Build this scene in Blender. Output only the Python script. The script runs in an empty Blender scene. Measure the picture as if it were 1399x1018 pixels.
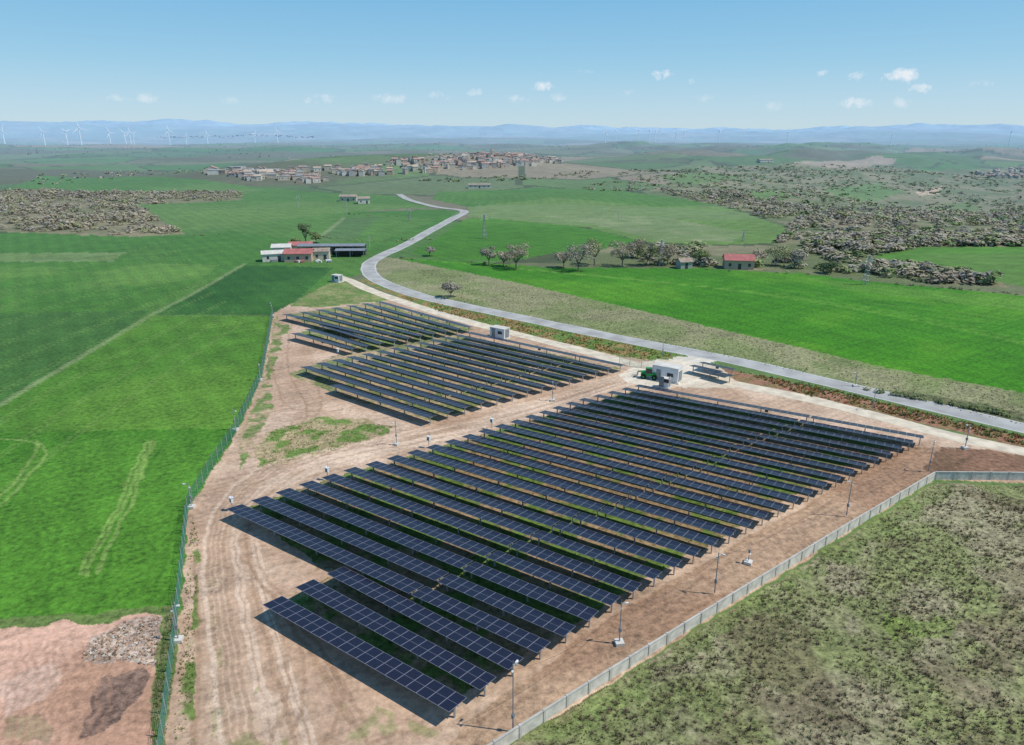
import bpy, math, random
import numpy as np
from mathutils import Vector
random.seed(7); rng=np.random.default_rng(7); np.random.seed(7)
H=45.0; F=960.0; PITCH=math.radians(18.65); CP,SP=math.cos(PITCH),math.sin(PITCH)
sc=bpy.context.scene
# ------------------------------------------------------------------ utils
def lin(c):
    out=[]
    for v in c[:3]:
        v=v/255.0
        out.append(v/12.92 if v<=0.04045 else ((v+0.055)/1.055)**2.4)
    return tuple(out)
_tab=rng.random((256,256))
def vnoise(x,y):
    xi=np.floor(x).astype(np.int64); yi=np.floor(y).astype(np.int64)
    fx=x-xi; fy=y-yi
    fx=fx*fx*(3-2*fx); fy=fy*fy*(3-2*fy)
    a=_tab[xi&255,yi&255]; b=_tab[(xi+1)&255,yi&255]; c=_tab[xi&255,(yi+1)&255]; d=_tab[(xi+1)&255,(yi+1)&255]
    return (a*(1-fx)+b*fx)*(1-fy)+(c*(1-fx)+d*fx)*fy
def fbm(x,y,o=4,g=0.5):
    s=0;a=1;t=0
    for i in range(o):
        s=s+a*vnoise(x+17.3*i,y-9.1*i); t+=a; a*=g
        x,y=(0.8*x-0.6*y)*2.03,(0.6*x+0.8*y)*2.03
    return s/t
def sst(a,b,x):
    t=np.clip((x-a)/(b-a),0,1); return t*t*(3-2*t)
def height(x,y):
    x=np.asarray(x,float); y=np.asarray(y,float)
    r=np.hypot(x,y)
    k=sst(330,850,r)
    n1=(fbm(x/420+3.1,y/420+7.7,4)-0.5)*2
    n3=(fbm(x/230+23.1,y/230+17.7,4)-0.5)*2
    n2=(fbm(x/2300+11.1,y/2300+2.3,4)-0.5)*2
    w=sst(2000,4500,r)
    right=sst(60,420,x)*(1-sst(2500,4000,r))
    h=k*r/960*(10*n1*(1-w)+9*n2*w+2.5*n1*w+11*n3*right)
    cx,cy=-165.,900.
    dx,dy=x-cx,y-cy
    ua=dx*0.87+dy*0.5; ub=-dx*0.5+dy*0.87
    h=h+19*np.exp(-(ua/240)**2-(ub/110)**2)
    vx,vy=x-560,y-820
    h=h-24*np.exp(-((vx*0.8-vy*0.6)/150)**2-((vx*0.6+vy*0.8)/560)**2)*k
    az=x/np.maximum(y,1)
    ridge=(fbm(x/3800+5,y/3800+1,5)-0.5)
    h=h+sst(7500,13500,r)*(125+100*ridge+75*np.exp(-((az+0.55)/0.5)**2)-10*az)
    h=h+sst(13500,18000,r)*(55+80*ridge)
    return h
def site(u,v,z0=0.0):
    dX=u-699.5; dY=F*CP-(v-509)*SP; dZ=-F*SP-(v-509)*CP
    if dZ<-1e-3:
        t=(H-z0)/-dZ; X,Y=dX*t,dY*t
        if math.hypot(X,Y)<325: return (X,Y)
    hn=math.hypot(dX,dY)
    r=np.geomspace(250,14000,1400)
    X=dX/hn*r; Y=dY/hn*r; Z=H+dZ/hn*r
    d=Z-height(X,Y)
    i=np.argmax(d<0)
    if d[i]>=0: i=np.argmin(d)
    return (float(X[i]),float(Y[i]))
def hz(x,y): return float(height(x,y))
def poly(pts): return np.array([site(*p) for p in pts])
def inpoly(x,y,P):
    out=np.zeros(x.shape,bool)
    sel=np.nonzero((x>=P[:,0].min())&(x<=P[:,0].max())&(y>=P[:,1].min())&(y<=P[:,1].max()))[0]
    x=x[sel];y=y[sel]; res=np.zeros(x.shape,bool); n=len(P); j=n-1
    for i in range(n):
        xi,yi=P[i]; xj,yj=P[j]
        if yi!=yj: res^=((yi>y)!=(yj>y))&(x<(xj-xi)*(y-yi)/(yj-yi)+xi)
        j=i
    out[sel]=res
    return out
def scatter(P,n):
    lo=P.min(0); hi=P.max(0); out=[]; tot=0
    for _ in range(400):
        q=rng.random((n*2+10,2))*(hi-lo)+lo
        q=q[inpoly(q[:,0],q[:,1],P)]
        out.append(q); tot+=len(q)
        if tot>=n: break
    return np.concatenate(out)[:n]
def polydist(x,y,L,mx):
    out=np.full(x.shape,1e9)
    sel=np.nonzero((x>=L[:,0].min()-mx)&(x<=L[:,0].max()+mx)&(y>=L[:,1].min()-mx)&(y<=L[:,1].max()+mx))[0]
    x=x[sel];y=y[sel]; d=np.full(x.shape,1e9)
    for a,b in zip(L[:-1],L[1:]):
        vx,vy=b[0]-a[0],b[1]-a[1]; l2=vx*vx+vy*vy+1e-9
        t=np.clip(((x-a[0])*vx+(y-a[1])*vy)/l2,0,1)
        d=np.minimum(d,np.hypot(x-a[0]-t*vx,y-a[1]-t*vy))
    out[sel]=d
    return out
def smooth_line(P,step=3.0):
    P=[np.array(p,float) for p in P]
    P=[2*P[0]-P[1]]+P+[2*P[-1]-P[-2]]
    out=[]
    for i in range(1,len(P)-2):
        n=max(2,int(np.linalg.norm(P[i+1]-P[i])/step))
        for k in range(n):
            t=k/n
            a,b,c,d=P[i-1],P[i],P[i+1],P[i+2]
            out.append(0.5*((2*b)+(-a+c)*t+(2*a-5*b+4*c-d)*t*t+(-a+3*b-3*c+d)*t**3))
    out.append(P[-2]); return np.array(out)
# ------------------------------------------------------------------ materials
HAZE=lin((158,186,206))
def haze(nt,col):  # paints aerial haze into the base colour, growing with distance from world origin
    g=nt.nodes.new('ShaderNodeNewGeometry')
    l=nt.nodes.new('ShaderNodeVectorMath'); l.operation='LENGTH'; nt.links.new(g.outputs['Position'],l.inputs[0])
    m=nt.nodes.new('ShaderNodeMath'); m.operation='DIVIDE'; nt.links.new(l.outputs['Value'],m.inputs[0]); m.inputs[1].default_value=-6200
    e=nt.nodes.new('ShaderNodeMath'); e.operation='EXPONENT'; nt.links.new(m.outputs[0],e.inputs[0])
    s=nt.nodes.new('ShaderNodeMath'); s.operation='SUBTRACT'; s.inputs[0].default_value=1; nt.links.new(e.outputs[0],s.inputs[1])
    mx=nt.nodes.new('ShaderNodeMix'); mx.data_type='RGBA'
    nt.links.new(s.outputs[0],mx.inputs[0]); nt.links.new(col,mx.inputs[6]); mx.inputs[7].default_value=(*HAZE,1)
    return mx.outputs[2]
def mat(name,c,rough=0.8,metal=0.0,var=0.25,scale=2.0,c2=None,hz_=True,spec=0.2):
    m=bpy.data.materials.new(name); m.use_nodes=True; nt=m.node_tree
    b=nt.nodes['Principled BSDF']
    b.inputs['Roughness'].default_value=rough; b.inputs['Metallic'].default_value=metal
    b.inputs['Specular IOR Level'].default_value=spec
    g=nt.nodes.new('ShaderNodeNewGeometry')
    n=nt.nodes.new('ShaderNodeTexNoise'); n.inputs['Scale'].default_value=scale; n.inputs['Detail'].default_value=2
    nt.links.new(g.outputs['Position'],n.inputs['Vector'])
    r=nt.nodes.new('ShaderNodeValToRGB')
    c=lin(c)
    lo=tuple(v*(1-var) for v in c); hi=tuple(min(1,v*(1+var)) for v in (lin(c2) if c2 else c))
    r.color_ramp.elements[0].position=0.35; r.color_ramp.elements[1].position=0.65
    r.color_ramp.elements[0].color=(*lo,1); r.color_ramp.elements[1].color=(*hi,1)
    nt.links.new(n.outputs['Fac'],r.inputs[0])
    col=r.outputs[0]
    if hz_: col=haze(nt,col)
    nt.links.new(col,b.inputs['Base Color'])
    return m
M={}
M['steel']=mat('galvanised_steel',(165,167,167),0.5,0.3,0.1,hz_=False)
M['frame']=mat('aluminium_frame',(140,142,148),0.45,0.4,0.05,hz_=False)
M['white']=mat('white_paint',(225,226,222),0.5,var=0.06,scale=1)
M['white2']=mat('offwhite_plaster',(208,202,190),0.8,var=0.1,scale=.6)
M['grey']=mat('grey_metal',(130,134,136),0.5)
M['dark']=mat('dark_opening',(60,60,62),0.4,var=0.1)
M['concrete']=mat('concrete',(206,200,186),0.9,var=0.16,scale=1.3)
M['concrete2']=mat('concrete_post',(186,180,168),0.9,var=0.12,scale=1.3)
M['fence']=mat('green_fence_wire',(85,140,120),0.6,var=0.1,hz_=False)
M['roof']=mat('terracotta_roof',(172,132,112),0.9,var=0.2,scale=.8)
M['roof2']=mat('weathered_tile_roof',(156,138,120),0.9,var=0.2,scale=.8)
M['redroof']=mat('red_sheet_roof',(176,104,96),0.7,var=0.15,scale=.5)
M['wallA']=mat('beige_wall',(204,190,168),0.9,var=0.08,scale=.3)
M['wallB']=mat('cream_wall',(216,208,192),0.9,var=0.08,scale=.3)
M['wallC']=mat('ochre_wall',(190,166,142),0.9,var=0.08,scale=.3)
M['wallD']=mat('grey_wall',(172,168,160),0.9,var=0.08,scale=.3)
M['mgreen']=mat('green_machine_paint',(40,150,70),0.35,var=0.08)
M['rubber']=mat('rubber',(30,30,30),0.8)
M['glass']=mat('dark_glass',(40,50,58),0.1,var=0.02,spec=.5)
M['bark']=mat('bark',(120,110,98),0.95,var=0.25,scale=3)
M['twig']=mat('bare_twigs',(164,152,126),0.95,var=0.18,scale=.03,c2=(172,158,134))
M['twig2']=mat('budding_twigs',(150,150,106),0.95,var=0.2,scale=.03)
M['twig3']=mat('grey_twigs',(156,148,130),0.95,var=0.18,scale=.03)
M['leaf']=mat('dark_foliage',(98,112,68),0.9,var=0.22,scale=.03)
M['leaf2']=mat('fresh_foliage',(124,138,80),0.9,var=0.2,scale=.03)
M['drygrass']=mat('dry_grass',(160,150,112),0.95,var=0.2,scale=.5,hz_=False)
M['olivegrass']=mat('olive_grass',(128,132,84),0.95,var=0.2,scale=.5,hz_=False)
M['greengrass']=mat('green_grass',(98,122,56),0.95,var=0.2,scale=.5,hz_=False)
M['brownweed']=mat('brown_weed',(116,100,80),0.95,var=0.2,scale=.5,hz_=False)
M['orange']=mat('orange_flowering_weed',(180,118,70),0.95,var=0.3,scale=.5,hz_=False)
M['soil']=mat('loose_soil',(176,146,122),0.95,var=0.2,scale=.8,hz_=False)
M['blade']=mat('turbine_white',(236,238,240),0.5,var=0.01,hz_=False)
def panel_mat():
    m=bpy.data.materials.new('solar_cells'); m.use_nodes=True; nt=m.node_tree; N=nt.nodes; L=nt.links
    b=N['Principled BSDF']; b.inputs['Roughness'].default_value=0.3; b.inputs['Specular IOR Level'].default_value=0.25
    uv=N.new('ShaderNodeUVMap'); uv.uv_map='UVMap'
    s=N.new('ShaderNodeSeparateXYZ'); L.new(uv.outputs[0],s.inputs[0])
    def math_(op,a,b_=None):
        n=N.new('ShaderNodeMath'); n.operation=op
        for i,x in enumerate((a,b_)):
            if x is None: continue
            if isinstance(x,(int,float)): n.inputs[i].default_value=x
            else: L.new(x,n.inputs[i])
        return n.outputs[0]
    def line(c,width,rep=1):
        f=math_('FRACT',math_('MULTIPLY',c,rep))
        d=math_('ABSOLUTE',math_('SUBTRACT',f,0.5))
        return math_('GREATER_THAN',d,0.5-width*rep)
    edge=math_('MAXIMUM',line(s.outputs[0],0.024),line(s.outputs[1],0.014))
    mid=math_('LESS_THAN',math_('ABSOLUTE',math_('SUBTRACT',s.outputs[1],0.5)),0.007)
    fr=math_('MAXIMUM',edge,mid)
    cell=math_('MAXIMUM',line(s.outputs[0],0.006,6),line(s.outputs[1],0.003,12))
    mx=N.new('ShaderNodeMix'); mx.data_type='RGBA'; L.new(cell,mx.inputs[0]); mx.inputs[6].default_value=(0.011,0.012,0.026,1); mx.inputs[7].default_value=(0.04,0.042,0.065,1)
    mx2=N.new('ShaderNodeMix'); mx2.data_type='RGBA'; L.new(fr,mx2.inputs[0]); L.new(mx.outputs[2],mx2.inputs[6]); mx2.inputs[7].default_value=(0.20,0.20,0.25,1)
    L.new(mx2.outputs[2],b.inputs['Base Color'])
    return m
M['cells']=panel_mat()
# ------------------------------------------------------------------ mesh builder
class MB:
    def __init__(s): s.v=[];s.f=[];s.m=[];s.mats=[];s.uv={}
    def mi(s,k):
        if k not in s.mats: s.mats.append(k)
        return s.mats.index(k)
    def face(s,pts,k,uv=None):
        i=len(s.v); s.v+= [tuple(p) for p in pts]; s.f.append(tuple(range(i,i+len(pts)))); s.m.append(s.mi(k))
        if uv: s.uv[len(s.f)-1]=uv
    def obox(s,c,ax,ay,az,k,ktop=None,uvtop=None):
        c,ax,ay,az=map(np.array,(c,ax,ay,az))
        P=[c+sx*ax+sy*ay+sz*az for sz in(-1,1) for sx,sy in((-1,-1),(1,-1),(1,1),(-1,1))]
        i=len(s.v); s.v+=[tuple(p) for p in P]
        for n,q in enumerate(((3,2,1,0),(4,5,6,7),(0,1,5,4),(1,2,6,5),(2,3,7,6),(3,0,4,7))):
            s.f.append(tuple(i+a for a in q)); s.m.append(s.mi(ktop if (n==1 and ktop) else k))
            if n==1 and uvtop: s.uv[len(s.f)-1]=uvtop
    def box(s,c,d,k,rot=0):
        ca,sa=math.cos(rot),math.sin(rot)
        s.obox(c,(ca*d[0]/2,sa*d[0]/2,0),(-sa*d[1]/2,ca*d[1]/2,0),(0,0,d[2]/2),k)
    def beam(s,p,q,r0,k,r1=None,n=4):
        p=np.array(p,float); q=np.array(q,float); r1=r0 if r1 is None else r1
        d=q-p; L=np.linalg.norm(d)
        if L<1e-6: return
        d/=L; a=np.cross(d,(0,0,1) if abs(d[2])<.9 else (1,0,0)); a/=np.linalg.norm(a); b=np.cross(d,a)
        i=len(s.v)
        for c,r in((p,r0),(q,r1)):
            for j in range(n):
                t=2*math.pi*j/n; s.v.append(tuple(c+r*(math.cos(t)*a+math.sin(t)*b)))
        for j in range(n):
            s.f.append((i+j,i+(j+1)%n,i+n+(j+1)%n,i+n+j)); s.m.append(s.mi(k))
        s.f.append(tuple(i+n+j for j in range(n))); s.m.append(s.mi(k))
        s.f.append(tuple(i+n-1-j for j in range(n))); s.m.append(s.mi(k))
    def done(s,name,loc=(0,0,0),rot=0,parent=None,smooth=False):
        me=bpy.data.meshes.new(name); me.from_pydata(s.v,[],s.f)
        for k in s.mats: me.materials.append(M[k])
        me.polygons.foreach_set('material_index',s.m)
        if s.uv:
            l=me.uv_layers.new(name='UVMap')
            for fi,uvs in s.uv.items():
                st=me.polygons[fi].loop_start
                for j,q in enumerate(uvs): l.data[st+j].uv=q
        me.update()
        o=bpy.data.objects.new(name,me); sc.collection.objects.link(o); o.location=loc; o.rotation_euler=(0,0,rot)
        if parent: o.parent=parent
        return o
def empty(name,loc,rot=0):
    o=bpy.data.objects.new(name,None); sc.collection.objects.link(o); o.location=loc; o.rotation_euler=(0,0,rot); o.empty_display_size=.5
    return o
def numpy_mesh(name,V,Q,mats,mi=None,nv=4):
    me=bpy.data.meshes.new(name)
    me.vertices.add(len(V)); me.vertices.foreach_set('co',np.asarray(V,np.float32).ravel())
    me.loops.add(len(Q)*nv); me.loops.foreach_set('vertex_index',np.asarray(Q,np.int32).ravel())
    me.polygons.add(len(Q)); me.polygons.foreach_set('loop_start',np.arange(0,len(Q)*nv,nv,dtype=np.int32))
    try: me.polygons.foreach_set('loop_total',np.full(len(Q),nv,dtype=np.int32))
    except Exception: pass
    for k in mats: me.materials.append(k)
    if mi is not None: me.polygons.foreach_set('material_index',np.asarray(mi,np.int32))
    me.update(calc_edges=True)
    o=bpy.data.objects.new(name,me); sc.collection.objects.link(o); return o
# ------------------------------------------------------------------ terrain
r_near=H/np.tan(np.radians(np.concatenate([np.arange(78,48,-1.0),np.arange(48,4.4,-0.085)])))
r_far=np.geomspace(r_near[-1]*1.006,21000,330)
R=np.concatenate([r_near,r_far])
A=np.radians(np.concatenate([np.arange(-80,-44,1.0),np.arange(-44,44,0.085),np.arange(44,81,1.0)]))
RR,AA=np.meshgrid(R,A,indexing='ij')
X=(RR*np.sin(AA)); Y=(RR*np.cos(AA)); Z=height(X,Y)
nR,nA=len(R),len(A)
X=X.ravel();Y=Y.ravel();Z=Z.ravel();Rr=RR.ravel()
col=np.zeros((len(X),3)); aux=np.full(len(X),0.5)
def patch(cell,x,y,seed):
    gx=x/cell; gy=y/cell*0.8
    ix=np.floor(gx);iy=np.floor(gy); best=np.full(x.shape,1e9); idv=np.zeros(x.shape); second=np.full(x.shape,1e9)
    for dx in(-1,0,1):
        for dy in(-1,0,1):
            a=((ix+dx).astype(int)+seed)&255; b=((iy+dy).astype(int)+seed*3)&255
            px=ix+dx+_tab[a,b]; py=iy+dy+_tab[b,a]
            d=abs(gx-px)+abs(gy-py)
            n=d<best; second=np.where(n,best,np.minimum(second,d)); best=np.where(n,d,best); idv=np.where(n,_tab[(a*7+3)&255,(b*5+1)&255],idv)
    return idv,second-best
pal=np.array([lin(c) for c in [(80,114,54),(90,118,64),(100,114,72),(84,108,60),(106,110,76),(116,110,86),(92,100,66),(70,108,46),(96,118,66),(136,124,98)]])
id1,e1=patch(150,X,Y,3); id2,e2=patch(420,X,Y,11)
w=(Rr>1800)
idc=np.where(w,id2,id1); ed=np.where(w,e2,e1)
col[:]=pal[(idc*9.99).astype(int)]
nA_=fbm(X/90,Y/90,4); nB=fbm(X/12,Y/12,4); nC=fbm(X/2.2+40,Y/2.2,3); nD=fbm(X/300+9,Y/300,4); nE=fbm(X/30-9,Y/30+4,4)
col[ed<0.05]=lin((76,84,52))
wood=np.clip((nD-0.52)*14,0,1)*(Rr>700)
col=col*(1-wood[:,None])+np.array(lin((96,96,66)))*wood[:,None]
jx=(nC-0.5)*2; jy=(fbm(X/2.2-70,Y/2.2+31,3)-0.5)*2
jl=np.maximum(1,Rr/220)
def blend(mask,c,a=1.0,k=None):
    s=np.nonzero(mask)[0]; mk=(mask[s]*a)[:,None]; c=np.array(c)
    if c.ndim>1: c=c[s]
    col[s]=col[s]*(1-mk)+c*mk
    if k is not None: aux[s]=aux[s]*(1-mask[s]*a)+k*mask[s]*a
def paint(pts,c1,c2=None,n=None,lo=.42,hi=.58,edge=.8,k=None,op=1.0):
    P=poly(pts)
    mk=inpoly(X+jx*edge*jl,Y+jy*edge*jl,P).astype(float)
    c=np.array(lin(c1))
    if c2 is not None:
        t=sst(lo,hi,nB if n is None else n)[:,None]; c=c*(1-t)+np.array(lin(c2))*t
    blend(mk,c,op,k)
    return P,mk
def stroke(pts,wd,c,op=1.0,edge=.3,smooth=True,k=None,brk=False):
    L=np.array([site(*p) for p in pts]); L=smooth_line(L,6) if smooth else L
    d=polydist(X+jx*edge,Y+jy*edge,L,wd+1)
    m=1-sst(wd*.6,wd,d)
    if brk: m=m*sst(.38,.55,nB)
    blend(m,lin(c),op,k)
CR=.9
paint([(-900,322),(0,318),(250,322),(350,310),(470,290),(600,286),(640,290),(560,330),(505,352),(500,372),(460,385),(372,425),(325,590),(215,838),(-500,850),(-1500,700)],(80,120,48),(68,112,40),n=nA_,k=CR)
paint([(-900,343),(0,346),(172,345),(155,357),(0,358),(-900,358)],(112,132,80),(100,126,68),k=CR)
paint([(-900,358),(0,359),(150,358),(300,362),(215,424),(0,428),(-900,430)],(74,118,42),(88,126,52),n=nE,k=CR)
paint([(-900,385),(0,388),(230,392),(215,424),(0,428),(-900,430)],(64,110,38),(76,118,46),n=nE,k=CR,op=.6)
paint([(-900,430),(0,428),(205,424),(120,482),(0,552),(-900,760)],(66,106,44),(56,98,36),n=nA_,k=CR)
paint([(215,430),(335,362),(455,366),(400,415),(370,432)],(48,92,32),(56,100,38),n=nE,k=CR)
paint([(0,552),(125,480),(205,430),(371,432),(357,515),(322,586),(0,590)],(88,130,44),(76,120,38),n=nE,k=CR)
paint([(-1500,590),(0,590),(322,586),(260,690),(235,838),(-900,848)],(62,112,28),(76,124,38),n=nE,k=CR)
stroke([(-60,585),(0,553),(60,517),(120,482),(170,452),(215,426),(270,398),(335,360)],1.0,(134,146,98),.6)
stroke([(215,431),(290,431),(372,431)],.8,(110,132,74),.5)
for i in range(9):
    o=i*34
    for s_ in (0,4):
        stroke([(-40-o*2.2+s_,700+o*.2+s_),(150-o*1.3+s_,560-o*.35+s_*.6),(330-o*.35+s_*.5,440-o*.42+s_*.3)],.28,(118,146,74),.32,edge=.3)
for i in range(6):
    stroke([(200-i*70,840),(250-i*80,700),(318-i*85,592)],.3,(48,92,24),.3,edge=.4)
paint([(240,300),(470,290),(600,300),(520,330),(440,333),(330,318)],(92,126,58),(80,118,50),n=nA_,k=CR)
paint([(430,330),(470,297),(520,296),(480,330)],(80,110,58))
stroke([(420,333),(445,318),(470,298)],1.5,(134,140,100),.6)
for t in ([(112,785),(118,765),(160,690),(190,625),(204,603),(212,602)],[(120,787),(126,766),(167,691),(197,626),(208,603)],[(134,783),(140,765),(175,695),(200,630),(213,604)],[(-40,700),(10,670),(35,640),(52,612),(40,604),(0,600)],[(0,690),(40,650),(64,620),(50,603)]):
    stroke(t,.3,(136,158,86),.5,edge=.5)
paint([(-900,846),(0,842),(120,838),(225,830),(222,850),(100,856),(0,864),(-900,880)],(100,118,62),(134,126,88),k=.9)
paint([(-900,862),(0,856),(110,850),(218,842),(212,1018),(190,1400),(-900,1400)],(198,158,134),(180,140,114),k=.6,edge=1.2)
paint([(112,902),(118,880),(165,852),(218,842),(214,912),(170,902),(130,908)],(158,138,122),(176,156,138),n=nC,k=1.4,edge=.8)
paint([(104,1012),(128,950),(142,925),(200,914),(198,945),(160,985),(130,1000)],(122,98,84),(136,110,94),n=nC,k=1.1,edge=.9)
paint([(0,930),(70,905),(60,960),(0,985)],(206,178,158),op=.5,edge=1.5)
paint([(0,985),(60,975),(75,1018),(0,1030)],(130,126,90),n=nC,op=.5,edge=2)
for i in range(12):
    stroke([(-30+i*14,1040),(10+i*12,950+i*2),(30+i*12,880)],.2,(160,122,98),.4,edge=.8)
paint([(196,1500),(205,1018),(212,905),(226,830),(246,832),(236,930),(230,1018),(225,1500)],(96,114,60),(120,120,78),n=nC,k=.8)
SITE=[(222,1500),(226,1018),(244,868),(258,695),(325,590),(357,518),(374,428),(398,415),(520,400),(640,435),(720,455),(850,488),(960,500),(1010,520),(1200,568),(1399,615),(1600,640),(1600,668),(1275,655),(690,1022),(600,1500)]
SP_,m_=paint(SITE,(196,168,142),(180,150,124),k=.55,edge=.4)
t=sst(.5,.62,fbm(X/5+3,Y/5,4)); blend(m_*t,lin((164,134,108)),.5)
paint([(600,1040),(640,985),(720,925),(860,825),(960,770),(1100,690),(1240,610),(1290,612),(1275,650),(690,1018),(640,1100)],(172,142,114),(156,124,98),k=.8,edge=.6)
paint([(1265,640),(1285,612),(1330,612),(1399,622),(1600,650),(1600,668),(1399,652),(1275,650)],(132,100,78),(116,90,68),k=.9)
paint([(350,640),(352,610),(372,588),(430,572),(480,570),(545,583),(520,595),(470,612),(400,632)],(104,126,60),(164,146,110),n=nC,k=.9,edge=1.8,lo=.42,hi=.60)
paint([(375,432),(395,445),(380,480),(365,520),(372,560),(350,600),(325,640),(330,592),(358,518)],(110,126,70),(172,148,118),n=nC,k=.8,edge=1.3,lo=.40,hi=.57)
paint([(240,1018),(248,930),(265,800),(262,735),(272,740),(268,860),(262,1018)],(104,120,62),(184,156,130),n=nC,k=.8,edge=.8,lo=.42,hi=.6)
paint([(285,1000),(290,900),(280,800),(296,770),(300,900),(305,1018)],(126,130,80),(184,156,130),n=nC,k=.8,edge=.8,lo=.38,hi=.53)
paint([(395,418),(440,392),(470,380),(500,392),(540,408),(515,412),(440,420)],(104,124,62),(132,134,84),n=nC,k=.8)
paint([(250,1018),(280,1018),(285,700),(345,640),(600,590),(860,505),(900,520),(860,528),(620,598),(420,650),(320,690),(300,760),(330,900),(420,1018)],(204,178,152),(190,162,136),op=.6,edge=1)
for off in (0,7,14,22,30,44,52,66,76,84):
    stroke([(305+off*1.6,1040),(290+off*1.2,900),(278+off,790),(290+off*.8,700),(350+off,642),(430+off,618),(600+off*.6,587+off*.06),(760+off*.3,545+off*.05),(860,515+off*.1)],.24,(150,120,94) if off%4 else (212,188,164),.5,edge=.3,brk=off%3!=0)
for q in ([(330,760),(400,850),(470,960),(520,1050)],[(345,780),(410,870),(480,990)],[(355,775),(425,868),(500,985)],[(400,430),(392,500),(420,560),(390,620)],[(410,500),(440,545),(420,580),(360,640)],[(640,1000),(760,905),(900,815),(1060,715),(1230,620)],[(655,1005),(780,905),(920,815),(1080,718),(1240,628)],[(380,1040),(420,930),(390,830)],[(360,1040),(395,930),(370,820)],[(430,1040),(470,950),(420,860)],[(480,1040),(540,1000),(600,1000)],[(262,1040),(272,900),(266,760)],[(360,470),(380,530),(400,560),(470,560)],[(600,580),(500,600),(400,640),(350,660)]):
    stroke(q,.25,(150,120,94),.5,edge=.4)
stroke([(880,518),(1020,528),(1200,572),(1320,602)],1.6,(188,158,132),.5)
t=sst(.56,.66,fbm(X/3.2+60,Y/3.2-9,4)); mm=inpoly(X,Y,poly([(300,1040),(380,880),(480,950),(600,1000),(600,1100)])).astype(float)
blend(mm*t,lin((128,132,80)),.55)
BA=[(335,695),(455,652),(615,607),(705,580),(872,532),(1240,602),(1150,642),(880,792),(740,880),(622,955),(385,828),(450,785)]
paint(BA,(98,118,56),(146,124,94),n=fbm(X/3,Y/3,4),k=1.0,edge=.8,lo=.42,hi=.57)
paint([(392,512),(470,482),(620,455),(850,503),(745,525),(590,575),(465,541)],(118,124,78),(164,144,114),n=nC,k=.9,edge=.5)
paint([(390,430),(515,413),(645,450),(482,480),(402,457),(430,447)],(112,126,74),(156,140,106),n=nC,k=.9,edge=.5)
paint([(846,512),(880,494),(935,488),(965,494),(1012,515),(1040,530),(965,530),(905,528),(860,524)],(216,202,180),(202,186,162),k=.4,edge=.8)
paint([(930,492),(905,484),(930,480),(985,492),(960,498)],(206,196,178),k=.3,edge=.3)
paint([(505,380),(560,403),(720,440),(900,478),(940,486),(880,492),(800,478),(700,452),(600,428),(540,404),(490,383)],(96,118,54),(140,118,74),n=nC,k=1.0)
paint([(985,503),(1100,527),(1399,598),(1700,645),(1700,656),(1399,612),(1200,565),(1100,541),(1010,524)],(148,108,84),(128,108,72),n=nC,k=1.0,lo=.45,hi=.7)
paint([(1000,498),(1100,519),(1399,589),(1700,650),(1700,645),(1399,585),(1100,515)],(104,112,60),k=.9)
paint([(505,352),(545,352),(700,385),(900,430),(1200,500),(1399,537),(1900,640),(1900,670),(1399,584),(1250,549),(1100,513),(900,470),(720,433),(620,413),(560,398),(520,384),(505,368)],(120,128,80),(136,134,96),k=1.0)
paint([(1180,532),(1260,538),(1399,562),(1399,580),(1300,560)],(88,94,60),(106,104,70),n=nC,k=1.1,edge=1.5)
paint([(545,354),(620,356),(760,366),(960,366),(1100,374),(1200,386),(1399,404),(1900,440),(1900,640),(1399,537),(1200,500),(900,430),(700,385)],(62,122,16),(76,130,24),n=nE,k=CR)
for i in range(11):
    stroke([(560+i*14,354+i*1.2),(800+i*40,372+i*5),(1400+i*40,412+i*17)],.5,(102,148,50),.3,edge=.3)
paint([(1100,380),(1399,408),(1700,430),(1700,450),(1399,425),(1150,395)],(96,138,48),op=.55)
paint([(560,345),(590,330),(640,297),(700,300),(800,312),(872,328),(845,338),(760,345),(700,357),(600,354)],(68,118,28),(78,124,38),n=nA_,k=CR)
paint([(640,296),(640,283),(760,270),(860,272),(1000,285),(1076,312),(1060,332),(960,335),(880,330),(800,310)],(98,128,60),(108,128,74),n=nA_,k=CR)
paint([(720,292),(900,296),(1020,318),(1000,330),(900,330),(870,322),(800,305)],(124,136,90),(112,130,78),k=CR)
paint([(600,262),(820,258),(1000,280),(900,283),(760,270),(640,283),(590,272)],(80,120,46),(72,114,42),n=nA_,k=CR)
paint([(0,262),(60,240),(270,245),(420,262),(550,268),(600,283),(470,290),(350,306),(250,318),(200,290),(110,272)],(78,118,46),(90,122,58),n=nA_,k=CR)
paint([(-300,262),(0,262),(60,258),(150,266),(200,288),(250,320),(180,324),(0,317),(-300,316)],(136,126,94),(118,114,80),k=.9,edge=2)
paint([(60,262),(330,262),(330,274),(200,280),(100,274)],(118,114,80),k=.9,edge=2)
paint([(760,362),(830,338),(900,336),(1060,336),(1085,312),(1000,283),(880,262),(960,228),(1150,225),(1399,232),(1700,232),(1700,337),(1399,337),(1260,337),(1190,348),(1240,362),(1350,378),(1380,392),(1200,386),(1100,372),(960,365)],(104,112,70),(128,122,90),n=nE,k=.9,edge=2)
paint([(1190,350),(1260,338),(1399,337),(1600,337),(1600,395),(1399,392),(1300,372),(1240,360)],(80,126,38),(86,122,48),n=nA_)
for c,ps in [((98,124,60),[(1120,258),(1200,250),(1240,262),(1170,275)]),((92,124,54),[(1010,262),(1060,256),(1090,270),(1040,276)]),((104,120,68),[(1260,285),(1330,275),(1340,290),(1280,300)]),((98,122,60),[(900,240),(980,236),(1010,246),(930,252)]),((138,126,96),[(1100,300),(1180,296),(1200,306),(1130,312)])]:
    paint(ps,c,op=.9,edge=2)
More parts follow.
